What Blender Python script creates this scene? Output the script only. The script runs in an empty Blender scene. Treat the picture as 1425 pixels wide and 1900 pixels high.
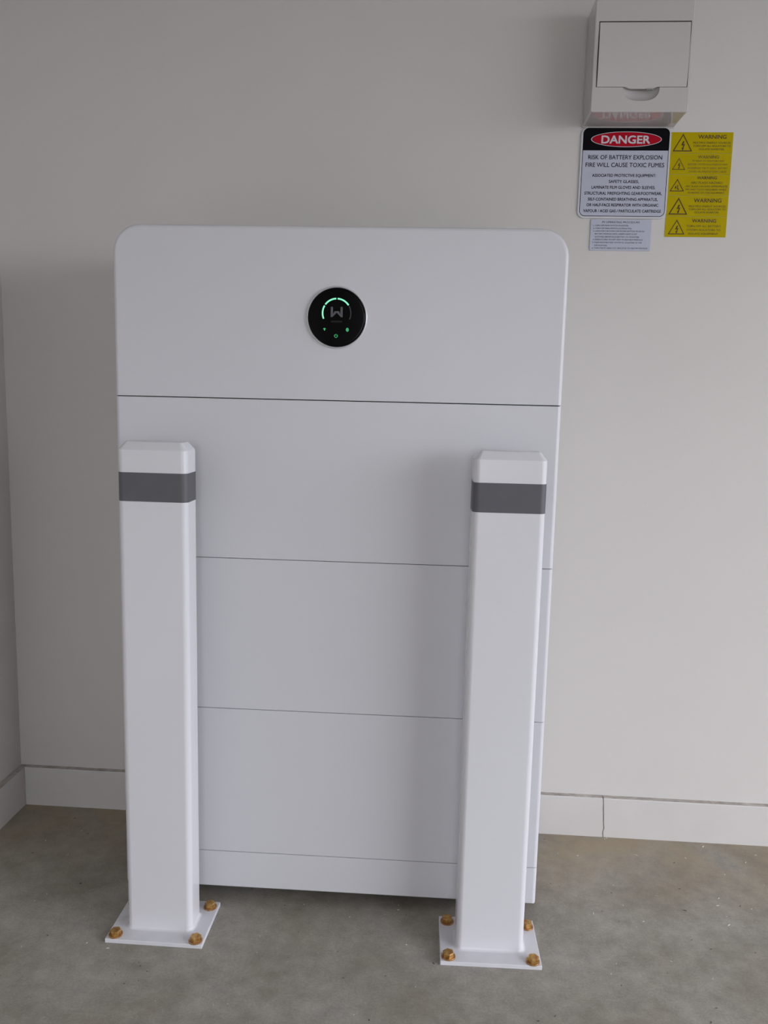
import bpy, bmesh, math, random
from mathutils import Matrix, Vector
random.seed(7)
S = bpy.context.scene
COL = S.collection

# ------------------------------------------------------------------ camera, world, exposure
def make_camera():
    pitch, yaw, roll, f = math.radians(-8.1055), math.radians(-3.7059), math.radians(1.3289), 1525.0
    fwd = Vector((math.sin(yaw) * math.cos(pitch), math.cos(yaw) * math.cos(pitch), math.sin(pitch)))
    right = Vector((math.cos(yaw), -math.sin(yaw), 0))
    up = right.cross(fwd)
    r2 = right * math.cos(roll) + up * math.sin(roll)
    u2 = -right * math.sin(roll) + up * math.cos(roll)
    cd = bpy.data.cameras.new('camera')
    cd.sensor_fit = 'VERTICAL'
    cd.sensor_height = 24.0
    cd.lens = f * 24.0 / 1900.0
    cd.clip_start = 0.02
    co = bpy.data.objects.new('camera', cd)
    COL.objects.link(co)
    m = Matrix(((r2.x, u2.x, -fwd.x, 0.1373), (r2.y, u2.y, -fwd.y, -1.7947), (r2.z, u2.z, -fwd.z, 0.9844), (0, 0, 0, 1)))
    co.matrix_world = m
    S.camera = co
make_camera()

SKY = (0.875, 0.89, 0.975)
SKY_STRENGTH = 7.0
W = bpy.data.worlds.new('world')
S.world = W
W.use_nodes = True
bg = W.node_tree.nodes['Background']
bg.inputs[0].default_value = (*SKY, 1)
bg.inputs[1].default_value = SKY_STRENGTH
S.view_settings.view_transform = 'Standard'
S.view_settings.look = 'None'
S.view_settings.gamma = 1
S.view_settings.exposure = 0.0
S.view_settings.use_curve_mapping = False

# garage opening in the right wall, through which the daylight comes
RX, OY0, OY1, OZ = 2.6, -3.6, -0.5, 1.85
pl = bpy.data.lights.new('daylight_portal', 'AREA')
pl.shape = 'RECTANGLE'; pl.size = OZ; pl.size_y = OY1 - OY0
pl.cycles.is_portal = True
po = bpy.data.objects.new('daylight_portal', pl)
po.location = (RX + 0.10, (OY0 + OY1) / 2, OZ / 2)
po.rotation_euler = (0, math.radians(90), 0)
COL.objects.link(po)
# second, unseen opening behind the camera, added to fill the shadows from the front
FX0, FX1, FZ = -0.1, 0.9, 2.1
pl2 = bpy.data.lights.new('daylight_portal', 'AREA')
pl2.shape = 'RECTANGLE'; pl2.size = FX1 - FX0; pl2.size_y = FZ
pl2.cycles.is_portal = True
po2 = bpy.data.objects.new('daylight_portal', pl2)
po2.location = ((FX0 + FX1) / 2, -6.05, FZ / 2)
po2.rotation_euler = (math.radians(90), 0, 0)
COL.objects.link(po2)

# ------------------------------------------------------------------ helpers
def lin(c):
    return tuple((v / 255 / 12.92) if v / 255 <= 0.04045 else ((v / 255 + 0.055) / 1.055) ** 2.4 for v in c)

def mat(name, color, rough=0.5, metal=0.0, spec=0.5, var=0.0, var_scale=8.0, bump=0.0, bump_scale=300.0, coat=0.0):
    m = bpy.data.materials.new(name)
    m.use_nodes = True
    nt = m.node_tree
    b = nt.nodes['Principled BSDF']
    b.inputs['Base Color'].default_value = (*color, 1)
    b.inputs['Roughness'].default_value = rough
    b.inputs['Metallic'].default_value = metal
    b.inputs['Specular IOR Level'].default_value = spec
    b.inputs['Coat Weight'].default_value = coat
    tc = nt.nodes.new('ShaderNodeTexCoord')
    if var > 0:
        n = nt.nodes.new('ShaderNodeTexNoise'); n.inputs['Scale'].default_value = var_scale; n.inputs['Detail'].default_value = 4
        nt.links.new(tc.outputs['Object'], n.inputs['Vector'])
        r = nt.nodes.new('ShaderNodeValToRGB')
        r.color_ramp.elements[0].position = 0.3; r.color_ramp.elements[1].position = 0.7
        r.color_ramp.elements[0].color = (*[c * (1 - var) for c in color], 1)
        r.color_ramp.elements[1].color = (*[min(1, c * (1 + var)) for c in color], 1)
        nt.links.new(n.outputs[0], r.inputs[0]); nt.links.new(r.outputs[0], b.inputs['Base Color'])
    if bump > 0:
        n = nt.nodes.new('ShaderNodeTexNoise'); n.inputs['Scale'].default_value = bump_scale; n.inputs['Detail'].default_value = 3
        nt.links.new(tc.outputs['Object'], n.inputs['Vector'])
        bp = nt.nodes.new('ShaderNodeBump'); bp.inputs['Strength'].default_value = bump; bp.inputs['Distance'].default_value = 0.001
        nt.links.new(n.outputs[0], bp.inputs['Height']); nt.links.new(bp.outputs[0], b.inputs['Normal'])
    return m

def emit(name, color, strength):
    m = bpy.data.materials.new(name); m.use_nodes = True
    b = m.node_tree.nodes['Principled BSDF']
    b.inputs['Base Color'].default_value = (0, 0, 0, 1)
    b.inputs['Emission Color'].default_value = (*color, 1)
    b.inputs['Emission Strength'].default_value = strength
    return m

def obj(name, bm, mats, parent=None, smooth=False, angle=35, weighted=False):
    me = bpy.data.meshes.new(name)
    bmesh.ops.recalc_face_normals(bm, faces=bm.faces[:])
    bm.to_mesh(me); bm.free()
    for m in (mats if isinstance(mats, (list, tuple)) else [mats]):
        me.materials.append(m)
    o = bpy.data.objects.new(name, me)
    COL.objects.link(o)
    if smooth:
        for p in me.polygons: p.use_smooth = True
        me.set_sharp_from_angle(angle=math.radians(angle))
    if weighted:
        w = o.modifiers.new('weighted', 'WEIGHTED_NORMAL'); w.keep_sharp = True
    if parent: o.parent = parent
    return o

def thing(name, label, cat, loc=(0, 0, 0), rz=0.0, group=None):
    o = bpy.data.objects.new(name, None)
    o.empty_display_size = 0.05
    COL.objects.link(o)
    o.location = loc; o.rotation_euler = (0, 0, rz)
    o['label'] = label; o['category'] = cat
    if group: o['group'] = group
    return o

def struct(o):
    o['kind'] = 'structure'
    return o

def box(bm, x0, x1, y0, y1, z0, z1, mi=0):
    v = [bm.verts.new((x, y, z)) for x in (x0, x1) for y in (y0, y1) for z in (z0, z1)]
    fs = []
    for idx in ((0, 1, 3, 2), (4, 6, 7, 5), (0, 4, 5, 1), (2, 3, 7, 6), (0, 2, 6, 4), (1, 5, 7, 3)):
        f = bm.faces.new([v[i] for i in idx]); f.material_index = mi; fs.append(f)
    return fs

def rrect(u0, u1, v0, v1, radii, seg=8):
    """rounded rectangle outline; radii = (bottom-left, bottom-right, top-right, top-left)"""
    P = []
    for (cu, cv, su, sv, a0), r in zip(((u0, v0, 1, 1, 180), (u1, v0, -1, 1, 270), (u1, v1, -1, -1, 0), (u0, v1, 1, -1, 90)), radii):
        r = max(r, 1e-5)
        ox, oy = cu + su * r, cv + sv * r
        for k in range(seg + 1):
            a = math.radians(a0 + 90 * k / seg)
            P.append((ox + r * math.cos(a), oy + r * math.sin(a)))
    return P

def loft(bm, rings, cap0=True, cap1=True, mi=0):
    R = [[bm.verts.new(p) for p in ring] for ring in rings]
    n = len(R[0])
    for a, b in zip(R, R[1:]):
        for i in range(n):
            j = (i + 1) % n
            f = bm.faces.new((a[i], a[j], b[j], b[i])); f.material_index = mi
    if cap0: bm.faces.new(R[0][::-1]).material_index = mi
    if cap1: bm.faces.new(R[-1]).material_index = mi
    return R

def slab(bm, x0, x1, z0, z1, yb, yf, rad, bx, bt, bb, seg=8, n=5):
    """panel body from yb back to yf front: front edges rounded by bx at the sides, bt top, bb bottom"""
    rings = [[(u, yb, v) for u, v in rrect(x0, x1, z0, z1, rad, seg)]]
    dep = max(bx, bt, bb)
    for k in range(n + 1):
        a = math.radians(90 * k / n)
        c = 1 - math.cos(a)
        s = math.sin(a)
        rr = tuple(max(r - c * bx, 1e-4) for r in rad)
        rings.append([(u, yf + dep * (1 - s), v) for u, v in rrect(x0 + bx * c, x1 - bx * c, z0 + bb * c, z1 - bt * c, rr, seg)])
    loft(bm, rings)

def disc(bm, cx, cz, y, rx, rz, n=64, mi=0, r_in=None):
    out = [bm.verts.new((cx + rx * math.cos(2 * math.pi * k / n), y, cz + rz * math.sin(2 * math.pi * k / n))) for k in range(n)]
    if r_in is None:
        bm.faces.new(out).material_index = mi
    else:
        inn = [bm.verts.new((cx + r_in[0] * math.cos(2 * math.pi * k / n), y, cz + r_in[1] * math.sin(2 * math.pi * k / n))) for k in range(n)]
        for k in range(n):
            j = (k + 1) % n
            bm.faces.new((out[k], out[j], inn[j], inn[k])).material_index = mi

def lathe_y(bm, prof, cx=0, cz=0, n=72, mi=0):
    """prof: (radius, y) pairs turned about the y axis"""
    rings = [[(cx + r * math.cos(2 * math.pi * k / n), y, cz + r * math.sin(2 * math.pi * k / n)) for k in range(n)] for r, y in prof]
    loft(bm, rings, mi=mi)

def flat_poly(bm, P, y, mi=0):
    f = bm.faces.new([bm.verts.new((u, y, v)) for u, v in P]); f.material_index = mi

def stroke(bm, P, w, y, closed=False, mi=0):
    """flat mitred stroke of width w through points P in the xz plane"""
    n = len(P)
    L, R = [], []
    for i in range(n):
        p = Vector(P[i])
        a = Vector(P[(i - 1) % n]) if (closed or i > 0) else None
        b = Vector(P[(i + 1) % n]) if (closed or i < n - 1) else None
        d1 = (p - a).normalized() if a is not None else None
        d2 = (b - p).normalized() if b is not None else None
        d1 = d1 or d2; d2 = d2 or d1
        t = (d1 + d2).normalized()
        nrm = Vector((-t.y, t.x))
        c = max(0.35, nrm.dot(Vector((-d1.y, d1.x))))
        q = nrm * (w / 2 / c)
        L.append(bm.verts.new((p.x + q.x, y, p.y + q.y)))
        R.append(bm.verts.new((p.x - q.x, y, p.y - q.y)))
    for i in range(n if closed else n - 1):
        j = (i + 1) % n
        bm.faces.new((L[i], L[j], R[j], R[i])).material_index = mi

def text_into(bm, body, cx, cz, w, h, y, bold=0.0, mi=0):
    """lettering fitted to a cap height h and width w, centred on (cx, cz), lying in the xz plane"""
    cu = bpy.data.curves.new('lettering_curve', 'FONT')
    cu.body = body; cu.size = 1.0; cu.resolution_u = 3
    o = bpy.data.objects.new('lettering_curve', cu)
    COL.objects.link(o)
    dg = bpy.context.evaluated_depsgraph_get()
    me = bpy.data.meshes.new_from_object(o.evaluated_get(dg))
    bpy.data.objects.remove(o); bpy.data.curves.remove(cu)
    xs = [v.co.x for v in me.vertices]
    x0, x1 = min(xs), max(xs)
    sx, sz = w / (x1 - x0), h / 0.70        # cap height of the built-in face
    base = len(bm.verts)
    shifts = [(0, 0)] if bold == 0 else [(-bold, -bold), (bold, -bold), (-bold, bold), (bold, bold), (0, 0)]
    for q, (dx, dz) in enumerate(shifts):       # heavier strokes: the same letters printed with tiny offsets
        vs = [bm.verts.new((cx + (v.co.x + dx - (x0 + x1) / 2) * sx, y - q * 6e-6, cz + (v.co.y + dz - 0.35) * sz)) for v in me.vertices]
        for p in me.polygons:
            f = bm.faces.new([vs[i] for i in p.vertices]); f.material_index = mi
    bpy.data.meshes.remove(me)

def cut(o, cutters):
    """boolean the cutter meshes out of o and keep only the finished mesh"""
    cs = []
    for bm in cutters:
        bmesh.ops.recalc_face_normals(bm, faces=bm.faces[:])
        me = bpy.data.meshes.new('cut'); bm.to_mesh(me); bm.free()
        c = bpy.data.objects.new('cut', me); COL.objects.link(c); cs.append(c); c.parent = o.parent
        md = o.modifiers.new('cut', 'BOOLEAN'); md.operation = 'DIFFERENCE'; md.object = c; md.solver = 'EXACT'
    bpy.context.view_layer.update()
    dg = bpy.context.evaluated_depsgraph_get()
    me = bpy.data.meshes.new_from_object(o.evaluated_get(dg))
    o.modifiers.clear(); o.data = me
    for c in cs: bpy.data.objects.remove(c)

# ------------------------------------------------------------------ materials
M_wall = mat('painted_wall', (0.628, 0.604, 0.576), 0.6, var=0.012, var_scale=3, bump=0.12, bump_scale=220)
M_ceil = mat('ceiling_paint', (0.74, 0.73, 0.71), 0.8)
M_base = mat('painted_skirting', (0.625, 0.604, 0.582), 0.45, var=0.02, var_scale=14, bump=0.05, bump_scale=90)
M_caulk = mat('dusty_caulk', (0.47, 0.43, 0.39), 0.9, var=0.25, var_scale=60)
M_cab = mat('satin_white_cover', (0.65, 0.65, 0.675), 0.38, spec=0.45)
M_gap = mat('dark_joint', (0.02, 0.02, 0.02), 0.9)
M_post = mat('white_powder_coat', (0.71, 0.71, 0.735), 0.22, spec=0.5)
M_plate = mat('white_powder_coat_plate', (0.70, 0.70, 0.73), 0.4, var=0.03, var_scale=30)
M_band = mat('grey_reflective_tape', (0.10, 0.098, 0.11), 0.5, spec=0.5, var=0.04, var_scale=40, bump=0.08, bump_scale=120)
M_plastic = mat('glossy_white_plastic', (0.55, 0.52, 0.505), 0.03, spec=0.6)
M_cover = mat('satin_white_plastic', (0.56, 0.53, 0.515), 0.35, spec=0.35)
M_black = mat('black_glass', (0.0015, 0.0015, 0.002), 0.12, spec=0.12)
M_bezel = mat('satin_bezel', (0.62, 0.62, 0.64), 0.25, metal=0.2)
M_green = emit('green_light_bar', (0.27, 1.0, 0.62), 1.0)
M_green2 = emit('green_icon_light', (0.08, 0.8, 0.28), 0.75)
M_logo = mat('grey_print', (0.09, 0.09, 0.10), 0.5)
M_dim = mat('unlit_bar', (0.022, 0.022, 0.024), 0.4)
M_signw = mat('white_sign_face', (0.48, 0.505, 0.59), 0.5, spec=0.2)
M_signedge = mat('sign_plate_white', (0.58, 0.59, 0.62), 0.5, spec=0.2)
M_signk = mat('sign_black', (0.003, 0.003, 0.004), 0.6, spec=0.08)
M_ink = mat('sign_ink', (0.012, 0.014, 0.026), 0.6, spec=0.1)
M_red = mat('sign_red', (0.42, 0.003, 0.016), 0.5, spec=0.1)
M_yel = mat('yellow_sticker', (0.45, 0.35, 0.0), 0.5, spec=0.08, var=0.03, var_scale=30)
M_yink = mat('sticker_ink', (0.05, 0.02, 0.0), 0.5)
M_yink2 = mat('faded_sticker_ink', (0.13, 0.075, 0.0), 0.5)
M_steel = mat('dull_steel', (0.35, 0.36, 0.36), 0.4, metal=0.7)

def zinc_mat(name, c1, c2):
    m = bpy.data.materials.new(name); m.use_nodes = True
    nt = m.node_tree; b = nt.nodes['Principled BSDF']
    tc = nt.nodes.new('ShaderNodeTexCoord')
    n = nt.nodes.new('ShaderNodeTexNoise'); n.inputs['Scale'].default_value = 120; n.inputs['Detail'].default_value = 3
    r = nt.nodes.new('ShaderNodeValToRGB')
    r.color_ramp.elements[0].position = 0.35; r.color_ramp.elements[1].position = 0.65
    r.color_ramp.elements[0].color = (*c1, 1); r.color_ramp.elements[1].color = (*c2, 1)
    nt.links.new(tc.outputs['Object'], n.inputs['Vector']); nt.links.new(n.outputs[0], r.inputs[0]); nt.links.new(r.outputs[0], b.inputs['Base Color'])
    b.inputs['Metallic'].default_value = 0.75; b.inputs['Roughness'].default_value = 0.38
    return m
M_zinc = zinc_mat('yellow_zinc', (0.42, 0.19, 0.06), (0.62, 0.42, 0.14))
M_wash = zinc_mat('yellow_zinc_washer', (0.34, 0.16, 0.08), (0.55, 0.36, 0.16))

def concrete():
    m = bpy.data.materials.new('concrete_slab'); m.use_nodes = True
    nt = m.node_tree; N = nt.nodes; Lk = nt.links; b = N['Principled BSDF']
    tc = N.new('ShaderNodeTexCoord')
    def noise(scale, detail=6, rough=0.6):
        n = N.new('ShaderNodeTexNoise'); n.inputs['Scale'].default_value = scale; n.inputs['Detail'].default_value = detail
        n.inputs['Roughness'].default_value = rough
        Lk.new(tc.outputs['Object'], n.inputs['Vector']); return n.outputs[0]
    def ramp(src, p0, c0, p1, c1):
        r = N.new('ShaderNodeValToRGB'); r.color_ramp.elements[0].position = p0; r.color_ramp.elements[1].position = p1
        r.color_ramp.elements[0].color = (*c0, 1); r.color_ramp.elements[1].color = (*c1, 1)
        Lk.new(src, r.inputs[0]); return r.outputs[0]
    def mix(fac, a, c, mode='MIX'):
        x = N.new('ShaderNodeMix'); x.data_type = 'RGBA'; x.blend_type = mode
        if isinstance(fac, float): x.inputs[0].default_value = fac
        else: Lk.new(fac, x.inputs[0])
        for s, i in ((a, 6), (c, 7)):
            if isinstance(s, tuple): x.inputs[i].default_value = (*s, 1)
            else: Lk.new(s, x.inputs[i])
        return x.outputs[2]
    base = ramp(noise(5.5, 5, 0.55), 0.36, (0.275, 0.252, 0.207), 0.64, (0.348, 0.330, 0.292))
    fine = ramp(noise(24, 8, 0.7), 0.3, (0.80, 0.80, 0.79), 0.7, (1.2, 1.2, 1.2))
    col = mix(1.0, base, fine, 'MULTIPLY')
    grain = ramp(noise(240, 4, 0.7), 0.3, (0.86, 0.86, 0.86), 0.7, (1.12, 1.12, 1.12))
    col = mix(1.0, col, grain, 'MULTIPLY')
    # ochre staining of the slab next to the back wall
    sep = N.new('ShaderNodeSeparateXYZ'); Lk.new(tc.outputs['Object'], sep.inputs[0])
    mr = N.new('ShaderNodeMapRange'); mr.inputs[1].default_value = -0.32; mr.inputs[2].default_value = -0.03; mr.inputs[3].default_value = 0; mr.inputs[4].default_value = 1
    Lk.new(sep.outputs[1], mr.inputs[0])
    patch = ramp(noise(6, 5), 0.30, (0, 0, 0), 0.65, (1, 1, 1))
    mu = N.new('ShaderNodeMath'); mu.operation = 'MULTIPLY'
    Lk.new(mr.outputs[0], mu.inputs[0]); Lk.new(patch, mu.inputs[1])
    mu2 = N.new('ShaderNodeMath'); mu2.operation = 'MULTIPLY'; Lk.new(mu.outputs[0], mu2.inputs[0]); mu2.inputs[1].default_value = 0.75
    col = mix(mu2.outputs[0], col, (0.37, 0.29, 0.175))
    # tiny pits and paint specks
    for sc, th, c in ((70, 0.045, (0.09, 0.08, 0.06)), (52, 0.04, (0.55, 0.53, 0.47))):
        v = N.new('ShaderNodeTexVoronoi'); v.inputs['Scale'].default_value = sc; v.inputs['Randomness'].default_value = 1
        Lk.new(tc.outputs['Object'], v.inputs['Vector'])
        lt = N.new('ShaderNodeMath'); lt.operation = 'LESS_THAN'; lt.inputs[1].default_value = th; Lk.new(v.outputs['Distance'], lt.inputs[0])
        # keep only some of the cells
        sc2 = N.new('ShaderNodeSeparateColor'); Lk.new(v.outputs['Color'], sc2.inputs[0])
        gt = N.new('ShaderNodeMath'); gt.operation = 'GREATER_THAN'; gt.inputs[1].default_value = 0.86; Lk.new(sc2.outputs[0], gt.inputs[0])
        mm = N.new('ShaderNodeMath'); mm.operation = 'MULTIPLY'; Lk.new(lt.outputs[0], mm.inputs[0]); Lk.new(gt.outputs[0], mm.inputs[1])
        col = mix(mm.outputs[0], col, c)
    Lk.new(col, b.inputs['Base Color'])
    b.inputs['Roughness'].default_value = 0.72
    b.inputs['Specular IOR Level'].default_value = 0.35
    bp = N.new('ShaderNodeBump'); bp.inputs['Strength'].default_value = 0.25; bp.inputs['Distance'].default_value = 0.002
    Lk.new(noise(120, 5), bp.inputs['Height']); Lk.new(bp.outputs[0], b.inputs['Normal'])
    return m
M_floor = concrete()

# ------------------------------------------------------------------ the room
WL, FY, CZ = -0.8321, -6.0, 2.55
bm = bmesh.new(); box(bm, WL - 0.1, RX + 0.2, FY - 0.1, 0.1, -0.12, 0); struct(obj('floor', bm, M_floor))
bm = bmesh.new(); box(bm, WL - 0.1, RX + 0.2, 0, 0.1, 0, CZ); struct(obj('wall_back', bm, M_wall))
bm = bmesh.new(); box(bm, WL - 0.1, WL, FY, 0, 0, CZ); struct(obj('wall_left', bm, M_wall))
bm = bmesh.new()
box(bm, WL - 0.1, FX0, FY - 0.1, FY, 0, CZ); box(bm, FX1, RX + 0.2, FY - 0.1, FY, 0, CZ); box(bm, FX0, FX1, FY - 0.1, FY, FZ, CZ)
struct(obj('wall_front', bm, M_wall))
bm = bmesh.new()
box(bm, RX, RX + 0.2, OY1, 0, 0, CZ); box(bm, RX, RX + 0.2, FY, OY0, 0, CZ); box(bm, RX, RX + 0.2, OY0, OY1, OZ, CZ)
struct(obj('wall_right', bm, M_wall))
bm = bmesh.new(); box(bm, WL - 0.1, RX + 0.2, FY - 0.1, 0.1, CZ, CZ + 0.1); struct(obj('ceiling', bm, M_ceil))
M_drive = mat('driveway_asphalt', (0.15, 0.15, 0.15), 0.8, var=0.08, var_scale=1.5)
bm = bmesh.new(); box(bm, RX + 0.2, RX + 22, -16, 10, -0.16, -0.02); box(bm, -14, RX + 0.2, -22, FY - 0.1, -0.16, -0.02); struct(obj('driveway', bm, M_drive))

# skirting: two lengths on the back wall that meet at a ragged caulked joint, one on the left wall
SK, ST = 0.093, 0.016
bm = bmesh.new()
jag = [(0.0, 0.5385), (0.012, 0.5370), (0.022, 0.5392), (0.035, 0.5376), (0.050, 0.5366), (0.066, 0.5352), (0.080, 0.5350), (SK, 0.5338)]
def board(bm, left_edge, right_edge, yb, yf):
    """board between two edge polylines (z, x) from yb at the wall to yf at its face, with an eased top edge"""
    A, B = [], []
    for (z, xl), (_, xr) in zip(left_edge, right_edge):
        A.append((z, xl)); B.append((z, xr))
    fl = [bm.verts.new((x, yf, min(z, SK - 0.002))) for z, x in A]; fr = [bm.verts.new((x, yf, min(z, SK - 0.002))) for z, x in B]
    bl = [bm.verts.new((x, yb, z)) for z, x in A]; br = [bm.verts.new((x, yb, z)) for z, x in B]
    tl = bm.verts.new((A[-1][1], yf + 0.002, SK)); tr = bm.verts.new((B[-1][1], yf + 0.002, SK))
    for i in range(len(A) - 1):
        bm.faces.new((fl[i], fr[i], fr[i + 1], fl[i + 1]))
        bm.faces.new((fl[i], fl[i + 1], bl[i + 1], bl[i]))
        bm.faces.new((fr[i], br[i], br[i + 1], fr[i + 1]))
    bm.faces.new((fl[-1], fr[-1], tr, tl))
    f = bm.faces.new((tl, tr, br[-1], bl[-1])); f.material_index = 1
    bm.faces.new((fl[-1], tl, bl[-1])); bm.faces.new((fr[-1], br[-1], tr))
ze = [z for z, _ in jag]
board(bm, [(z, WL + ST + 0.0008) for z in ze], [(z, x - 0.0012) for z, x in jag], 0.0, -ST)
board(bm, [(z, x + 0.0012 + 0.0005 * math.sin(z * 300)) for z, x in jag], [(z, RX) for z in ze], 0.0, -ST)
struct(obj('baseboard_back', bm, [M_base, M_caulk]))
bm = bmesh.new()
box(bm, 0.530, 0.543, -ST + 0.0035, -0.001, 0.0, SK - 0.003)
struct(obj('trim_1', bm, M_caulk))
bm = bmesh.new()
fs = box(bm, WL, WL + ST, FY, -0.001, 0, SK)
for f in fs:
    if f.calc_center_median().z > SK - 1e-4: f.material_index = 1
struct(obj('baseboard_left', bm, [M_base, M_caulk]))

# ------------------------------------------------------------------ battery cabinet
CW, CD = 0.794, 0.3365
cab = thing('battery_cabinet', 'tall white modular battery cabinet with round black display, standing against the back wall', 'battery cabinet',
            (-0.0484, -CD, 0), math.radians(0.46))
YB = CD - 0.045
hw = CW / 2
def module(name, z0, z1, rad=(0.0005,) * 4, bt=0.0005, bb=0.0005, label=None, bx=0.0075, g0=0.00025, g1=0.00025):
    bm = bmesh.new()
    slab(bm, -hw, hw, z0 + g0, z1 - g1, YB, 0.0, rad, bx, bt, bb, n=6, seg=10)
    o = obj(name, bm, M_cab, cab, smooth=True, angle=40, weighted=True)
    if label: o['label'] = label
    return o
base = module('base_plinth', 0.0298, 0.1055, rad=(0.004, 0.004, 0.0005, 0.0005), bb=0.004, bt=0.0005, label='low bottom plinth of the stack')
for z0, z1 in ((0.1055, 0.3939), (0.3939, 0.6821), (0.6821, 0.9719)):
    module('battery_module', z0, z1)
inv = module('inverter_unit', 0.9719, 1.2709, rad=(0.0008, 0.0008, 0.048, 0.048), bt=0.0075, g0=0.0009, label='top unit with rounded upper corners and the round display')
# dark gasket seen in the joints between the units
bm = bmesh.new()
for z in (0.1055, 0.3939, 0.6821, 0.9719):
    box(bm, -hw + 0.003, hw - 0.003, 0.004, YB - 0.01, z - 0.0012, z + 0.0012)
obj('joint_gasket', bm, M_gap, cab)
for x in (-hw + 0.09, hw - 0.09):
    for y in (0.05, YB - 0.05):
        bm = bmesh.new()
        for r, za, zb in ((0.018, 0.0, 0.008), (0.010, 0.008, 0.032)):
            rings = [[(x + r * math.cos(a * math.pi / 12), y + r * math.sin(a * math.pi / 12), z) for a in range(24)] for z in (za, zb)]
            loft(bm, rings)
        obj('foot', bm, M_steel, cab)

# round status display
disp = obj('status_display', (lambda b: (lathe_y(b, [(0.0505, 0.0), (0.0503, -0.0030), (0.0496, -0.0042), (0.0485, -0.0047), (0.047, -0.0048), (0.02, -0.0049)], 0.0012, 1.1160), b)[1])(bmesh.new()),
           M_black, cab, smooth=True, angle=50, weighted=True)
disp['label'] = 'round black glass display with green ring light'
bm = bmesh.new()
def ring_lathe(bm, prof, cx, cz, n=72):
    R = [[bm.verts.new((cx + r * math.cos(2 * math.pi * k / n), y, cz + r * math.sin(2 * math.pi * k / n))) for k in range(n)] for r, y in prof]
    m = len(R)
    for i in range(m):
        a, b = R[i], R[(i + 1) % m]
        for k in range(n):
            j = (k + 1) % n
            bm.faces.new((a[k], a[j], b[j], b[k]))
ring_lathe(bm, [(0.0506, 0.001), (0.0506, -0.0032), (0.0516, -0.0042), (0.0530, -0.0036), (0.0542, 0.001)], 0.0012, 1.1160)
obj('bezel', bm, M_bezel, disp, smooth=True, angle=60)
DX, DZ, DY = 0.0012, 1.1160, -0.0052
def arc(bm, a0, a1, r, w, y, cz):
    n = max(3, int(abs(a1 - a0) / 3))
    P = [(DX + r * math.cos(math.radians(a0 + (a1 - a0) * k / n)), cz + r * math.sin(math.radians(a0 + (a1 - a0) * k / n))) for k in range(n + 1)]
    stroke(bm, P, w, y)
for a0, a1, mm, lb in ((203, 149.5, M_green, None), (144, 92.5, M_green, None), (87, 34, M_green, None), (30, -24, M_dim, 'unlit dark segment')):
    bm = bmesh.new(); arc(bm, a0, a1, 0.0247, 0.0027 if mm is M_green else 0.0018, DY, DZ + 0.0070)
    o = obj('light_bar', bm, mm, disp)
    if lb: o['label'] = lb
bm = bmesh.new()
w = 0.0040
zt_, zb_, xl, xr = DZ + 0.0177, DZ + 0.0004, DX - 0.0085, DX + 0.0085
h_ = w / 2
P = [(xl - h_, zt_), (xl + h_, zt_), (xl + h_, zb_ + 0.0052), (DX - 0.0036, zb_ + 0.0100), (DX - 0.0007, zb_ + 0.0100), (DX, zb_ + 0.0094)]
Q = [(xl - h_, zb_), (xl + 0.0012, zb_)]
mir = lambda pts: [(2 * DX - u, v) for u, v in pts]
flat_poly(bm, P + mir(P[:-1])[::-1] + mir(Q) + [(DX, zb_ + 0.0076)] + Q[::-1], DY)
obj('logo', bm, M_logo, disp)
bm = bmesh.new(); text_into(bm, 'GOODWE', DX, DZ - 0.0072, 0.0195, 0.0030, DY, 0.0)
obj('lettering', bm, M_dim, disp)
# icons: signal fan, bluetooth-like badge, power symbol
bm = bmesh.new()
for r in (0.0010, 0.0020, 0.0030):
    P = [(DX - 0.0210 + r * math.cos(math.radians(45 + 90 * k / 8)), DZ - 0.0222 + r * math.sin(math.radians(45 + 90 * k / 8))) for k in range(9)]
    stroke(bm, P, 0.0008, DY)
disc(bm, DX - 0.0210, DZ - 0.0222, DY, 0.0008, 0.0008, 12)
obj('signal_icon', bm, M_green2, disp)
bm = bmesh.new(); disc(bm, DX + 0.0190, DZ - 0.0209, DY, 0.0025, 0.0032, 24, r_in=(0.0017, 0.0024))
stroke(bm, [(DX + 0.0190, DZ - 0.0230), (DX + 0.0190, DZ - 0.0188)], 0.0009, DY - 0.0001)
stroke(bm, [(DX + 0.0180, DZ - 0.0200), (DX + 0.0200, DZ - 0.0218)], 0.0007, DY - 0.0002)
stroke(bm, [(DX + 0.0180, DZ - 0.0218), (DX + 0.0200, DZ - 0.0200)], 0.0007, DY - 0.0003)
obj('bluetooth_icon', bm, M_green2, disp)
bm = bmesh.new()
P = [(DX - 0.0008 + 0.0027 * math.cos(math.radians(130 + 280 * k / 20)), DZ - 0.0316 + 0.0027 * math.sin(math.radians(130 + 280 * k / 20))) for k in range(21)]
stroke(bm, P, 0.0008, DY)
stroke(bm, [(DX - 0.0008, DZ - 0.0285), (DX - 0.0008, DZ - 0.0312)], 0.0008, DY)
obj('power_icon', bm, M_green2, disp)

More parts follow.
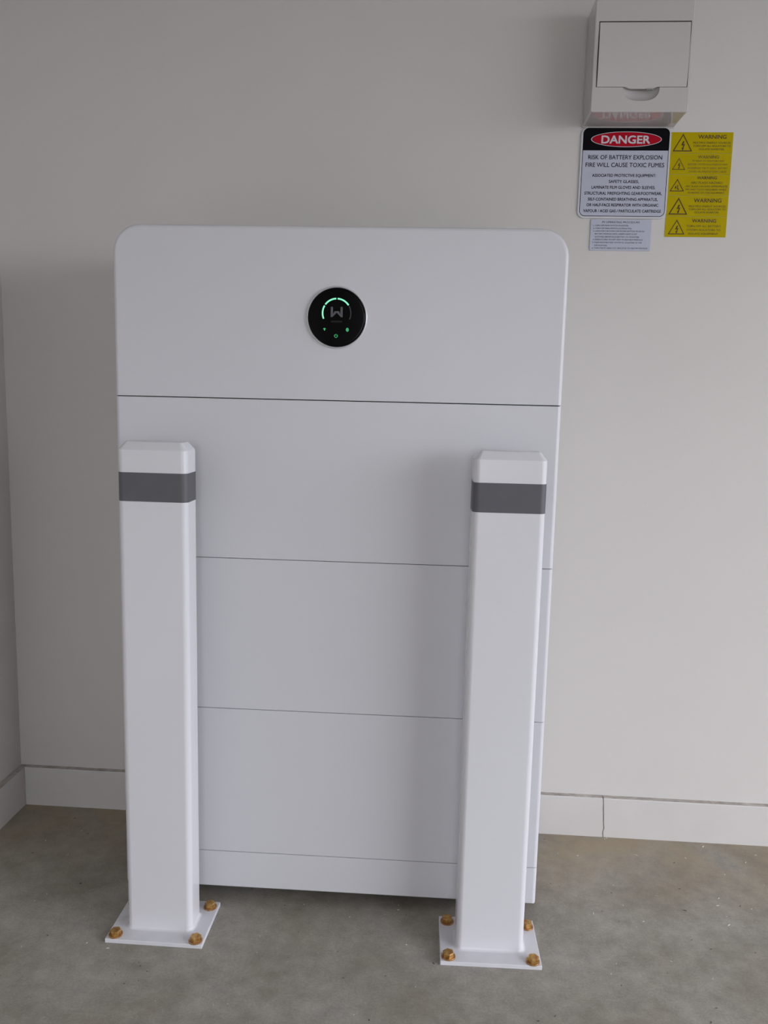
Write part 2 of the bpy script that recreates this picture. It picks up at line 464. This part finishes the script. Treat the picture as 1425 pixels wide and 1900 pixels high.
# ------------------------------------------------------------------ bollards
PW, PD, PR, PT = 0.12, 0.0587, 0.0105, 0.007
HB, BZ1, BZ0 = 0.8967, 0.8453, 0.7961
def sect(hx, hy, r, z, seg=6):
    return [(u, v, z) for u, v in rrect(-hx, hx, -hy, hy, (max(r, 0.001),) * 4, seg)]
def make_bollard(label, loc, rz, bolts, lean):
    t = thing('bollard', label, 'bollard', loc, rz, group='white steel bollards guarding the battery cabinet')
    hx, hy = PW / 2, PD / 2
    bm = bmesh.new()
    rings = []
    for k in range(5):      # painted weld fillet at the foot
        a = math.radians(90 * k / 4)
        e = 0.005 * (1 - math.sin(a))
        rings.append(sect(hx + e, hy + e, PR + e, PT + 0.005 * (1 - math.cos(a))))
    rings.append(sect(hx, hy, PR, HB - 0.0135))
    rings.append(sect(hx - 0.0008, hy - 0.0008, PR - 0.0005, HB - 0.0120))
    rings.append(sect(hx - 0.0100, hy - 0.0100, 0.006, HB - 0.0006))
    rings.append(sect(hx - 0.0112, hy - 0.0112, 0.005, HB))
    loft(bm, rings)
    for v in bm.verts: v.co.x += lean * v.co.z
    obj('post', bm, M_post, t, smooth=True, angle=25, weighted=True)
    bm = bmesh.new()
    e = 0.0006
    loft(bm, [sect(hx + e, hy + e, PR + e, z) for z in (BZ0, BZ1)])
    for v in bm.verts: v.co.x += lean * v.co.z
    o = obj('reflective_band', bm, M_band, t, smooth=True, angle=40, weighted=True)
    o['label'] = 'dark grey tape band around the top'
    bm = bmesh.new()
    qx, qy = 0.0885, 0.06345
    loft(bm, [sect(qx, qy, 0.0010, 0, 2), sect(qx, qy, 0.0010, PT - 0.0008, 2), sect(qx - 0.0008, qy - 0.0008, 0.0008, PT, 2)])
    obj('base_plate', bm, M_plate, t)
    for (bx, by, rot, tilt) in bolts:
        bm = bmesh.new()
        A = [(math.radians(60 * k + rot)) for k in range(6)]
        def hexr(r, z): return [(bx + r * math.cos(a) + tilt * (z - PT), by + r * math.sin(a), z) for a in A]
        loft(bm, [hexr(0.0102, PT + 0.0022), hexr(0.0102, PT + 0.0088), hexr(0.0088, PT + 0.0100)])
        b = obj('bolt', bm, M_zinc, t, smooth=True, angle=20)
        b['label'] = 'gold zinc hex anchor bolt'
        bm = bmesh.new()
        rings = [[(bx + r * math.cos(2 * math.pi * k / 32), by + r * math.sin(2 * math.pi * k / 32), z) for k in range(32)] for r, z in ((0.0124, PT), (0.0124, PT + 0.0018), (0.0118, PT + 0.0024))]
        loft(bm, rings)
        obj('washer', bm, M_wash, b, smooth=True, angle=30)
    return t
make_bollard('white bollard with grey band before the left edge of the cabinet', (-0.3439, -0.4148, 0), math.radians(0.06),
             ((-0.0735, -0.050, 12, 0), (0.0740, -0.0525, 28, 0.05), (0.0735, 0.0455, 5, 0), (-0.0735, 0.0450, 40, 0)), 0.0)
make_bollard('white bollard with grey band before the right edge of the cabinet', (0.2557, -0.4125, 0), math.radians(1.31),
             ((-0.0738, -0.0505, 38, -0.04), (0.0735, -0.0525, 8, 0.12), (-0.0732, 0.0470, 30, 0), (0.0750, 0.0435, 18, 0)), 0.0)

# ------------------------------------------------------------------ switchboard box on the wall
MX, MZ, MW, MH, MD = 0.4081, 1.5343, 0.1848, 0.2093, 0.0922
sb = thing('distribution_box', 'white plastic distribution box with hinged cover mounted on the wall above the signs', 'electrical box', (MX, 0, MZ))
bm = bmesh.new()
slab(bm, 0, MW, 0, MH, 0, -MD, (0.004,) * 4, 0.0022, 0.0022, 0.0022, seg=5, n=4)
enc = obj('enclosure', bm, M_plastic, sb)
c1 = bmesh.new(); box(c1, 0.0079, 0.1803, -MD - 0.02, -MD + 0.006, 0.0450, 0.1634)
c2 = bmesh.new()
bmesh.ops.create_uvsphere(c2, u_segments=48, v_segments=24, radius=1.0)
for v in c2.verts:
    x, y, z = v.co
    rr = math.hypot(x, z)
    g = 1.0 if rr < 1e-6 else rr / (abs(x) ** 2.7 + abs(z) ** 2.7) ** (1 / 2.7)      # squarer outline than a plain ellipse
    v.co = (0.0936 + 0.0350 * x * g, -MD + 0.013 * y, 0.0465 + 0.0262 * z * g)
cut(enc, [c1, c2])
for p in enc.data.polygons: p.use_smooth = True
enc.data.set_sharp_from_angle(angle=math.radians(30))
w_ = enc.modifiers.new('weighted', 'WEIGHTED_NORMAL'); w_.keep_sharp = True
# dark gasket in the bottom of the door recess
bm = bmesh.new(); box(bm, 0.0080, 0.1802, -MD + 0.0045, -MD + 0.0059, 0.0472, 0.1633)
obj('recess_seal', bm, M_gap, sb)
# bowed cover
bm = bmesh.new()
x0, x1, z0, z1 = 0.0098, 0.1790, 0.0460, 0.1612
nz, nx = 14, 16
def bow(s): return -MD + 0.0005 - 0.0042 * 4 * s * (1 - s) * (1 - 0.25 * s)
def lip(x):      # small downward lip behind the finger recess
    d = abs(x - 0.0936) / 0.030
    return 0.0035 * max(0.0, 1 - d ** 6) if d < 1 else 0.0
fr, bk = [], []
for i in range(nz + 1):
    s = i / nz
    ra, rb = [], []
    for j in range(nx * 3 + 1):
        x = x0 + (x1 - x0) * j / (nx * 3)
        z = z0 + (z1 - z0) * s - (lip(x) if i == 0 else 0)
        ra.append(bm.verts.new((x, bow(s), z))); rb.append(bm.verts.new((x, -MD + 0.0040, z)))
    fr.append(ra); bk.append(rb)
m_ = nx * 3
for i in range(nz):
    for j in range(m_):
        bm.faces.new((fr[i][j], fr[i][j + 1], fr[i + 1][j + 1], fr[i + 1][j]))
        bm.faces.new((bk[i][j], bk[i + 1][j], bk[i + 1][j + 1], bk[i][j + 1]))
    bm.faces.new((fr[i][0], fr[i + 1][0], bk[i + 1][0], bk[i][0]))
    bm.faces.new((fr[i][m_], bk[i][m_], bk[i + 1][m_], fr[i + 1][m_]))
for j in range(m_):
    bm.faces.new((fr[0][j], bk[0][j], bk[0][j + 1], fr[0][j + 1]))
    bm.faces.new((fr[nz][j], fr[nz][j + 1], bk[nz][j + 1], bk[nz][j]))
dr = obj('door', bm, M_cover, sb, smooth=True, angle=30)
dr['label'] = 'bowed hinged cover'
bm = bmesh.new(); box(bm, 0.104, 0.116, -MD - 0.0012, -MD + 0.004, 0.0405, 0.0428)
obj('latch', bm, M_steel, dr)
bm = bmesh.new(); slab(bm, -0.0015, MW + 0.0015, -0.0015, MH + 0.0015, 0, -0.004, (0.005,) * 4, 0.001, 0.001, 0.001, seg=5, n=2)
obj('back_flange', bm, M_plastic, sb, smooth=True, angle=30)

# ------------------------------------------------------------------ danger sign
ds = thing('danger_sign', 'white danger sign with black header and red oval about battery explosion', 'sign', (0.4070, 0, 1.3554))
SW, SH = 0.1805, 0.1785
bm = bmesh.new()
slab(bm, 0, SW, 0, SH, 0, -0.003, (0.014,) * 4, 0.0006, 0.0006, 0.0006, seg=8, n=2)
Y1 = -0.0032
# black border line and printed face
P = rrect(0.0045, 0.1765, 0.0048, 0.1765, (0.0105,) * 4, 8)
stroke(bm, P, 0.0011, Y1, closed=True, mi=1)
flat_poly(bm, rrect(0.0049, 0.1761, 0.0052, 0.1340, (0.0102, 0.0102, 0.0001, 0.0001), 8), Y1 + 0.00008, mi=3)
flat_poly(bm, rrect(0.0045, 0.1765, 0.1335, 0.1765, (0.0001, 0.0001, 0.0105, 0.0105), 8), Y1 - 0.0001, mi=1)
obj('panel', bm, [M_signedge, M_signk, M_red, M_signw], ds)
bm = bmesh.new()
disc(bm, 0.0907, 0.1550, Y1 - 0.0003, 0.0690, 0.0138, 72, mi=0)
disc(bm, 0.0907, 0.1550, Y1 - 0.0004, 0.0708, 0.0151, 72, mi=1, r_in=(0.0693, 0.0140))
o = obj('oval_badge', bm, [M_red, M_signedge], ds); o['label'] = 'red oval with white outline'
bm = bmesh.new(); text_into(bm, 'DANGER', 0.0896, 0.1547, 0.0966, 0.0150, Y1 - 0.0005, 0.022)
o = obj('lettering', bm, M_signedge, ds); o['label'] = 'white header word'
bm = bmesh.new()
for t_, cx, cz, w, h, bd in (
    ('RISK OF BATTERY EXPLOSION', 90.6, 120.4, 148.1, 8.3, 0.006), ('FIRE WILL CAUSE TOXIC FUMES', 90.8, 105.5, 158.1, 8.3, 0.006),
    ('ASSOCIATED PROTECTIVE EQUIPMENT:', 90.5, 84.9, 128.3, 5.5, 0.012), ('SAFETY GLASSES,', 90.8, 73.1, 60.1, 5.6, 0.012),
    ('LAMINATE FILM GLOVES AND SLEEVES,', 90.5, 61.6, 128.5, 5.7, 0.012), ('STRUCTURAL FIREFIGHTING GEAR/FOOTWEAR,', 90.6, 49.9, 156.1, 5.8, 0.012),
    ('SELF-CONTAINED BREATHING APPARATUS,', 90.6, 38.2, 141.0, 5.7, 0.012), ('OR HALF-FACE RESPIRATOR WITH ORGANIC', 90.7, 26.9, 145.1, 5.7, 0.012),
    ('VAPOUR / ACID GAS / PARTICULATE CARTRIDGE', 90.7, 15.1, 157.3, 5.7, 0.012)):
    text_into(bm, t_, cx / 1e3, cz / 1e3, w / 1e3, h / 1e3, Y1 - 0.0002, bd)
obj('lettering', bm, M_ink, ds)['label'] = 'dark body text'

# ------------------------------------------------------------------ procedure label under the danger sign
ps = thing('procedure_label', 'small pale procedure label with tiny numbered text under the danger sign', 'label', (0.4360, 0, 1.2918))
bm = bmesh.new(); slab(bm, 0, 0.1238, 0, 0.0618, 0, -0.0022, (0.001,) * 4, 0.0003, 0.0003, 0.0003, seg=2, n=1)
obj('panel', bm, M_signw, ps)
bm = bmesh.new()
for t_, cx, cz, w, h in (
    ('PV OPERATING PROCEDURE', 61.3, 56.6, 76.1, 3.5), ('1. TURN OFF MAIN SWITCH (INVERTER)', 41.2, 49.9, 71.4, 2.7), ('2. TURN OFF MAIN SWITCH (ALTERNATIVE)', 44.7, 44.2, 77.7, 2.7),
    ('3. HOLD FOR 5 SECONDS THE ROUND BUTTON ON EACH', 57.5, 38.8, 102.6, 2.7), ('BATTERY MODULE UNTIL GREEN LIGHT IS OFF', 52.2, 33.1, 85.6, 2.7),
    ('(LOCATED ABOVE EACH BATTERY DC ISOLATOR)', 54.8, 27.3, 90.0, 2.7), ('4. OPEN COVERS ON LEFT SIDE ON BATTERY MODULES', 56.6, 21.8, 101.8, 2.7),
    ('5. TURN EACH BATTERY SYSTEM DC ISOLATOR TO THE', 55.7, 16.0, 100.4, 2.7), ('OFF POSITION', 22.5, 9.9, 25.5, 2.7),
    ('6. TURN THE PV ARRAY D.C. ISOLATOR TO THE OFF POSITION', 61.5, 4.7, 112.7, 2.7)):
    text_into(bm, t_, cx / 1e3, cz / 1e3, w / 1e3, h / 1e3, -0.0024, 0.0)
obj('lettering', bm, M_ink, ps)

# ------------------------------------------------------------------ five yellow warning stickers, stacked edge to edge
YX, YZ, YW, YH = 0.5876, 1.3205, 0.1230, 0.0410
def bolt_poly(ax, az, s):
    """lightning arrow of the electric hazard symbol"""
    return [[(ax + x * s, az + z * s) for x, z in P] for P in (
        [(0.05, 1.0), (0.38, 0.92), (0.10, 0.30), (0.52, 0.42), (0.18, -0.50), (0.0, -0.46), (0.12, 0.14), (-0.34, 0.02)],
        [(0.36, -0.34), (0.02, -1.0), (-0.26, -0.34), (0.05, -0.50)])]
STK = (
    ('top yellow warning sticker with large lightning triangle, level with the danger sign header', (23.7, 202.1), 4.4, 43.5, 167.7, 1.9, 'bolt',
     (('WARNING', 81.6, 196.1, 55.5, 7.4), ('MULTIPLE ENERGY SOURCES', 81.6, 184.5, 74.3, 3.8), ('TURN OFF ALL ISOLATORS TO', 82.1, 178.3, 74.3, 3.7), ('ISOLATE INVERTER', 81.7, 172.0, 49.6, 3.6))),
    ('second yellow warning sticker from the top, smallest triangle and four lines of faint text', (18.9, 155.0), 5.9, 32.3, 132.1, 1.2, 'bolt',
     (('WARNING', 77.0, 157.1, 41.2, 6.0), ('PV ARRAY DC ISOLATORS AND', 77.0, 149.6, 62.4, 3.4), ('BATTERY SYSTEM ISOLATORS DO NOT', 76.6, 142.7, 78.8, 3.6), ('DE-ENERGISE THE PV ARRAY, BATTERY', 76.6, 135.6, 80.1, 3.6), ('SYSTEM OR ARRAY/SYSTEM CABLES', 77.1, 128.8, 75.3, 3.6))),
    ('middle yellow warning sticker about arc flash hazard', (18.3, 114.6), 3.8, 32.9, 89.9, 1.6, 'arc',
     (('WARNING', 76.9, 116.8, 39.5, 5.8), ('ARC FLASH HAZARD', 77.1, 107.1, 62.9, 4.4), ('ARC FLASH HAZARD APPROPRIATE', 77.0, 100.0, 83.6, 3.6), ('PPE AND TOOLS REQUIRED WHILE', 76.7, 93.8, 81.6, 3.6), ('WORKING ON THIS EQUIPMENT', 77.0, 87.5, 73.9, 3.4))),
    ('fourth yellow warning sticker from the top, large triangle, between arc flash and bottom stickers', (23.6, 77.9), 4.3, 42.8, 44.3, 2.1, 'bolt',
     (('WARNING', 81.7, 72.6, 54.9, 7.6), ('MULTIPLE ENERGY SOURCES', 81.6, 61.0, 73.5, 3.7), ('TURN OFF ALL ISOLATORS TO', 81.7, 55.0, 74.7, 3.6), ('ISOLATE INVERTER', 81.3, 49.0, 48.6, 3.6))),
    ('bottom yellow warning sticker about isolating equipment', (23.0, 35.0), 6.1, 39.9, 5.1, 1.7, 'bolt',
     (('WARNING', 77.6, 32.6, 48.0, 6.8), ('TURN OFF ALL BATTERY', 77.6, 21.9, 68.5, 4.0), ('SYSTEM ISOLATORS TO', 78.1, 14.4, 67.8, 4.0), ('ISOLATE EQUIPMENT', 77.6, 6.8, 60.1, 4.0))))
for i, (lb, apex, bx0, bx1, bz, sw, kind, lines) in enumerate(STK):
    zb = (4 - i) * YH
    t = thing('warning_sticker', lb, 'warning sticker', (YX, 0, YZ + zb), 0, group='yellow warning stickers beside the danger sign')
    bm = bmesh.new(); slab(bm, 0, YW, 0.0002, YH - 0.0002, 0, -0.0009, (0.0006,) * 4, 0.0002, 0.0002, 0.0002, seg=2, n=1)
    obj('backing', bm, M_yel, t)
    mm = lambda v: v / 1e3
    bm = bmesh.new()
    A = (mm(apex[0]), mm(apex[1]) - zb); B0 = (mm(bx0), mm(bz) - zb); B1 = (mm(bx1), mm(bz) - zb)
    cxx, czz = (A[0] + B0[0] + B1[0]) / 3, (A[1] + B0[1] + B1[1]) / 3
    def inset(p, k): return (cxx + (p[0] - cxx) * k, czz + (p[1] - czz) * k)
    hgt = A[1] - B0[1]
    k = 1 - 3 * (sw / 2e3) / hgt
    stroke(bm, [inset(p, k) for p in (A, B0, B1)], mm(sw), -0.0011, closed=True)
    if kind == 'bolt':
        for Pl in bolt_poly(cxx, czz - 0.02 * hgt, hgt * 0.27): flat_poly(bm, Pl, -0.0011)
    else:
        s = hgt * 0.2
        flat_poly(bm, [(cxx + x * s, czz + z * s) for x, z in ((-0.1, 1.2), (0.5, 0.6), (0.35, 0.0), (0.75, -0.8), (1.1, -1.1), (0.2, -1.0), (0.0, 0.0), (0.15, 0.5))], -0.0011)
        flat_poly(bm, [(cxx + x * s, czz + z * s) for x, z in ((-0.55, 0.7), (-0.25, 0.2), (-0.3, -1.0), (-0.5, -0.3), (-0.75, -1.0), (-0.85, -0.1), (-1.1, -0.4), (-0.7, 0.2))], -0.0011)
    obj('hazard_symbol', bm, M_yink, t)
    bm = bmesh.new()
    for q, (s_, cx, cz, w, h) in enumerate(lines):
        text_into(bm, s_, mm(cx), mm(cz) - zb, mm(w), mm(h), -0.0011, 0.014 if q == 0 else 0.002)
    obj('lettering', bm, M_yink2 if i == 1 else M_yink, t)

# ------------------------------------------------------------------ plaster and paint crumbs lying on the slab
def crumb(bm, x, y, s, mi):
    a = random.uniform(0, math.pi); l = s * random.uniform(0.7, 2.2)
    n = random.choice((4, 5, 6))
    P = [(x + math.cos(a) * l * math.cos(2 * math.pi * k / n) - math.sin(a) * s * 0.6 * math.sin(2 * math.pi * k / n) * random.uniform(0.6, 1.1),
          y + math.sin(a) * l * math.cos(2 * math.pi * k / n) + math.cos(a) * s * 0.6 * math.sin(2 * math.pi * k / n) * random.uniform(0.6, 1.1)) for k in range(n)]
    loft(bm, [[(u, v, 0.0) for u, v in P], [(u, v, s * 0.35) for u, v in P], [((u + x) / 2, (v + y) / 2, s * 0.6) for u, v in P]], mi=mi)
M_chip = mat('plaster_crumb', (0.62, 0.60, 0.54), 0.8)
M_grit = mat('dark_grit', (0.09, 0.075, 0.06), 0.8)
sp = [(random.uniform(0.4, 0.95), random.uniform(-0.5, -0.03), random.uniform(0.0008, 0.0022), 0) for _ in range(48)]
sp += [(random.uniform(-0.8, 0.35), random.uniform(-0.62, -0.05), random.uniform(0.0006, 0.0018), 0) for _ in range(60)]
sp += [(0.537, -0.021, 0.0022, 0), (0.541, -0.024, 0.0016, 0), (0.546, -0.020, 0.0018, 0), (-0.695, -0.165, 0.0024, 0)]
sp += [(random.uniform(-0.8, 0.95), random.uniform(-0.62, -0.03), random.uniform(0.0008, 0.0020), 1) for _ in range(70)]
bm = bmesh.new()
for q in sp: crumb(bm, *q)
o = obj('plaster_crumbs', bm, [M_chip, M_grit])
o['label'] = 'pale plaster crumbs and dark grit scattered over the concrete floor'; o['category'] = 'debris'; o['kind'] = 'stuff'
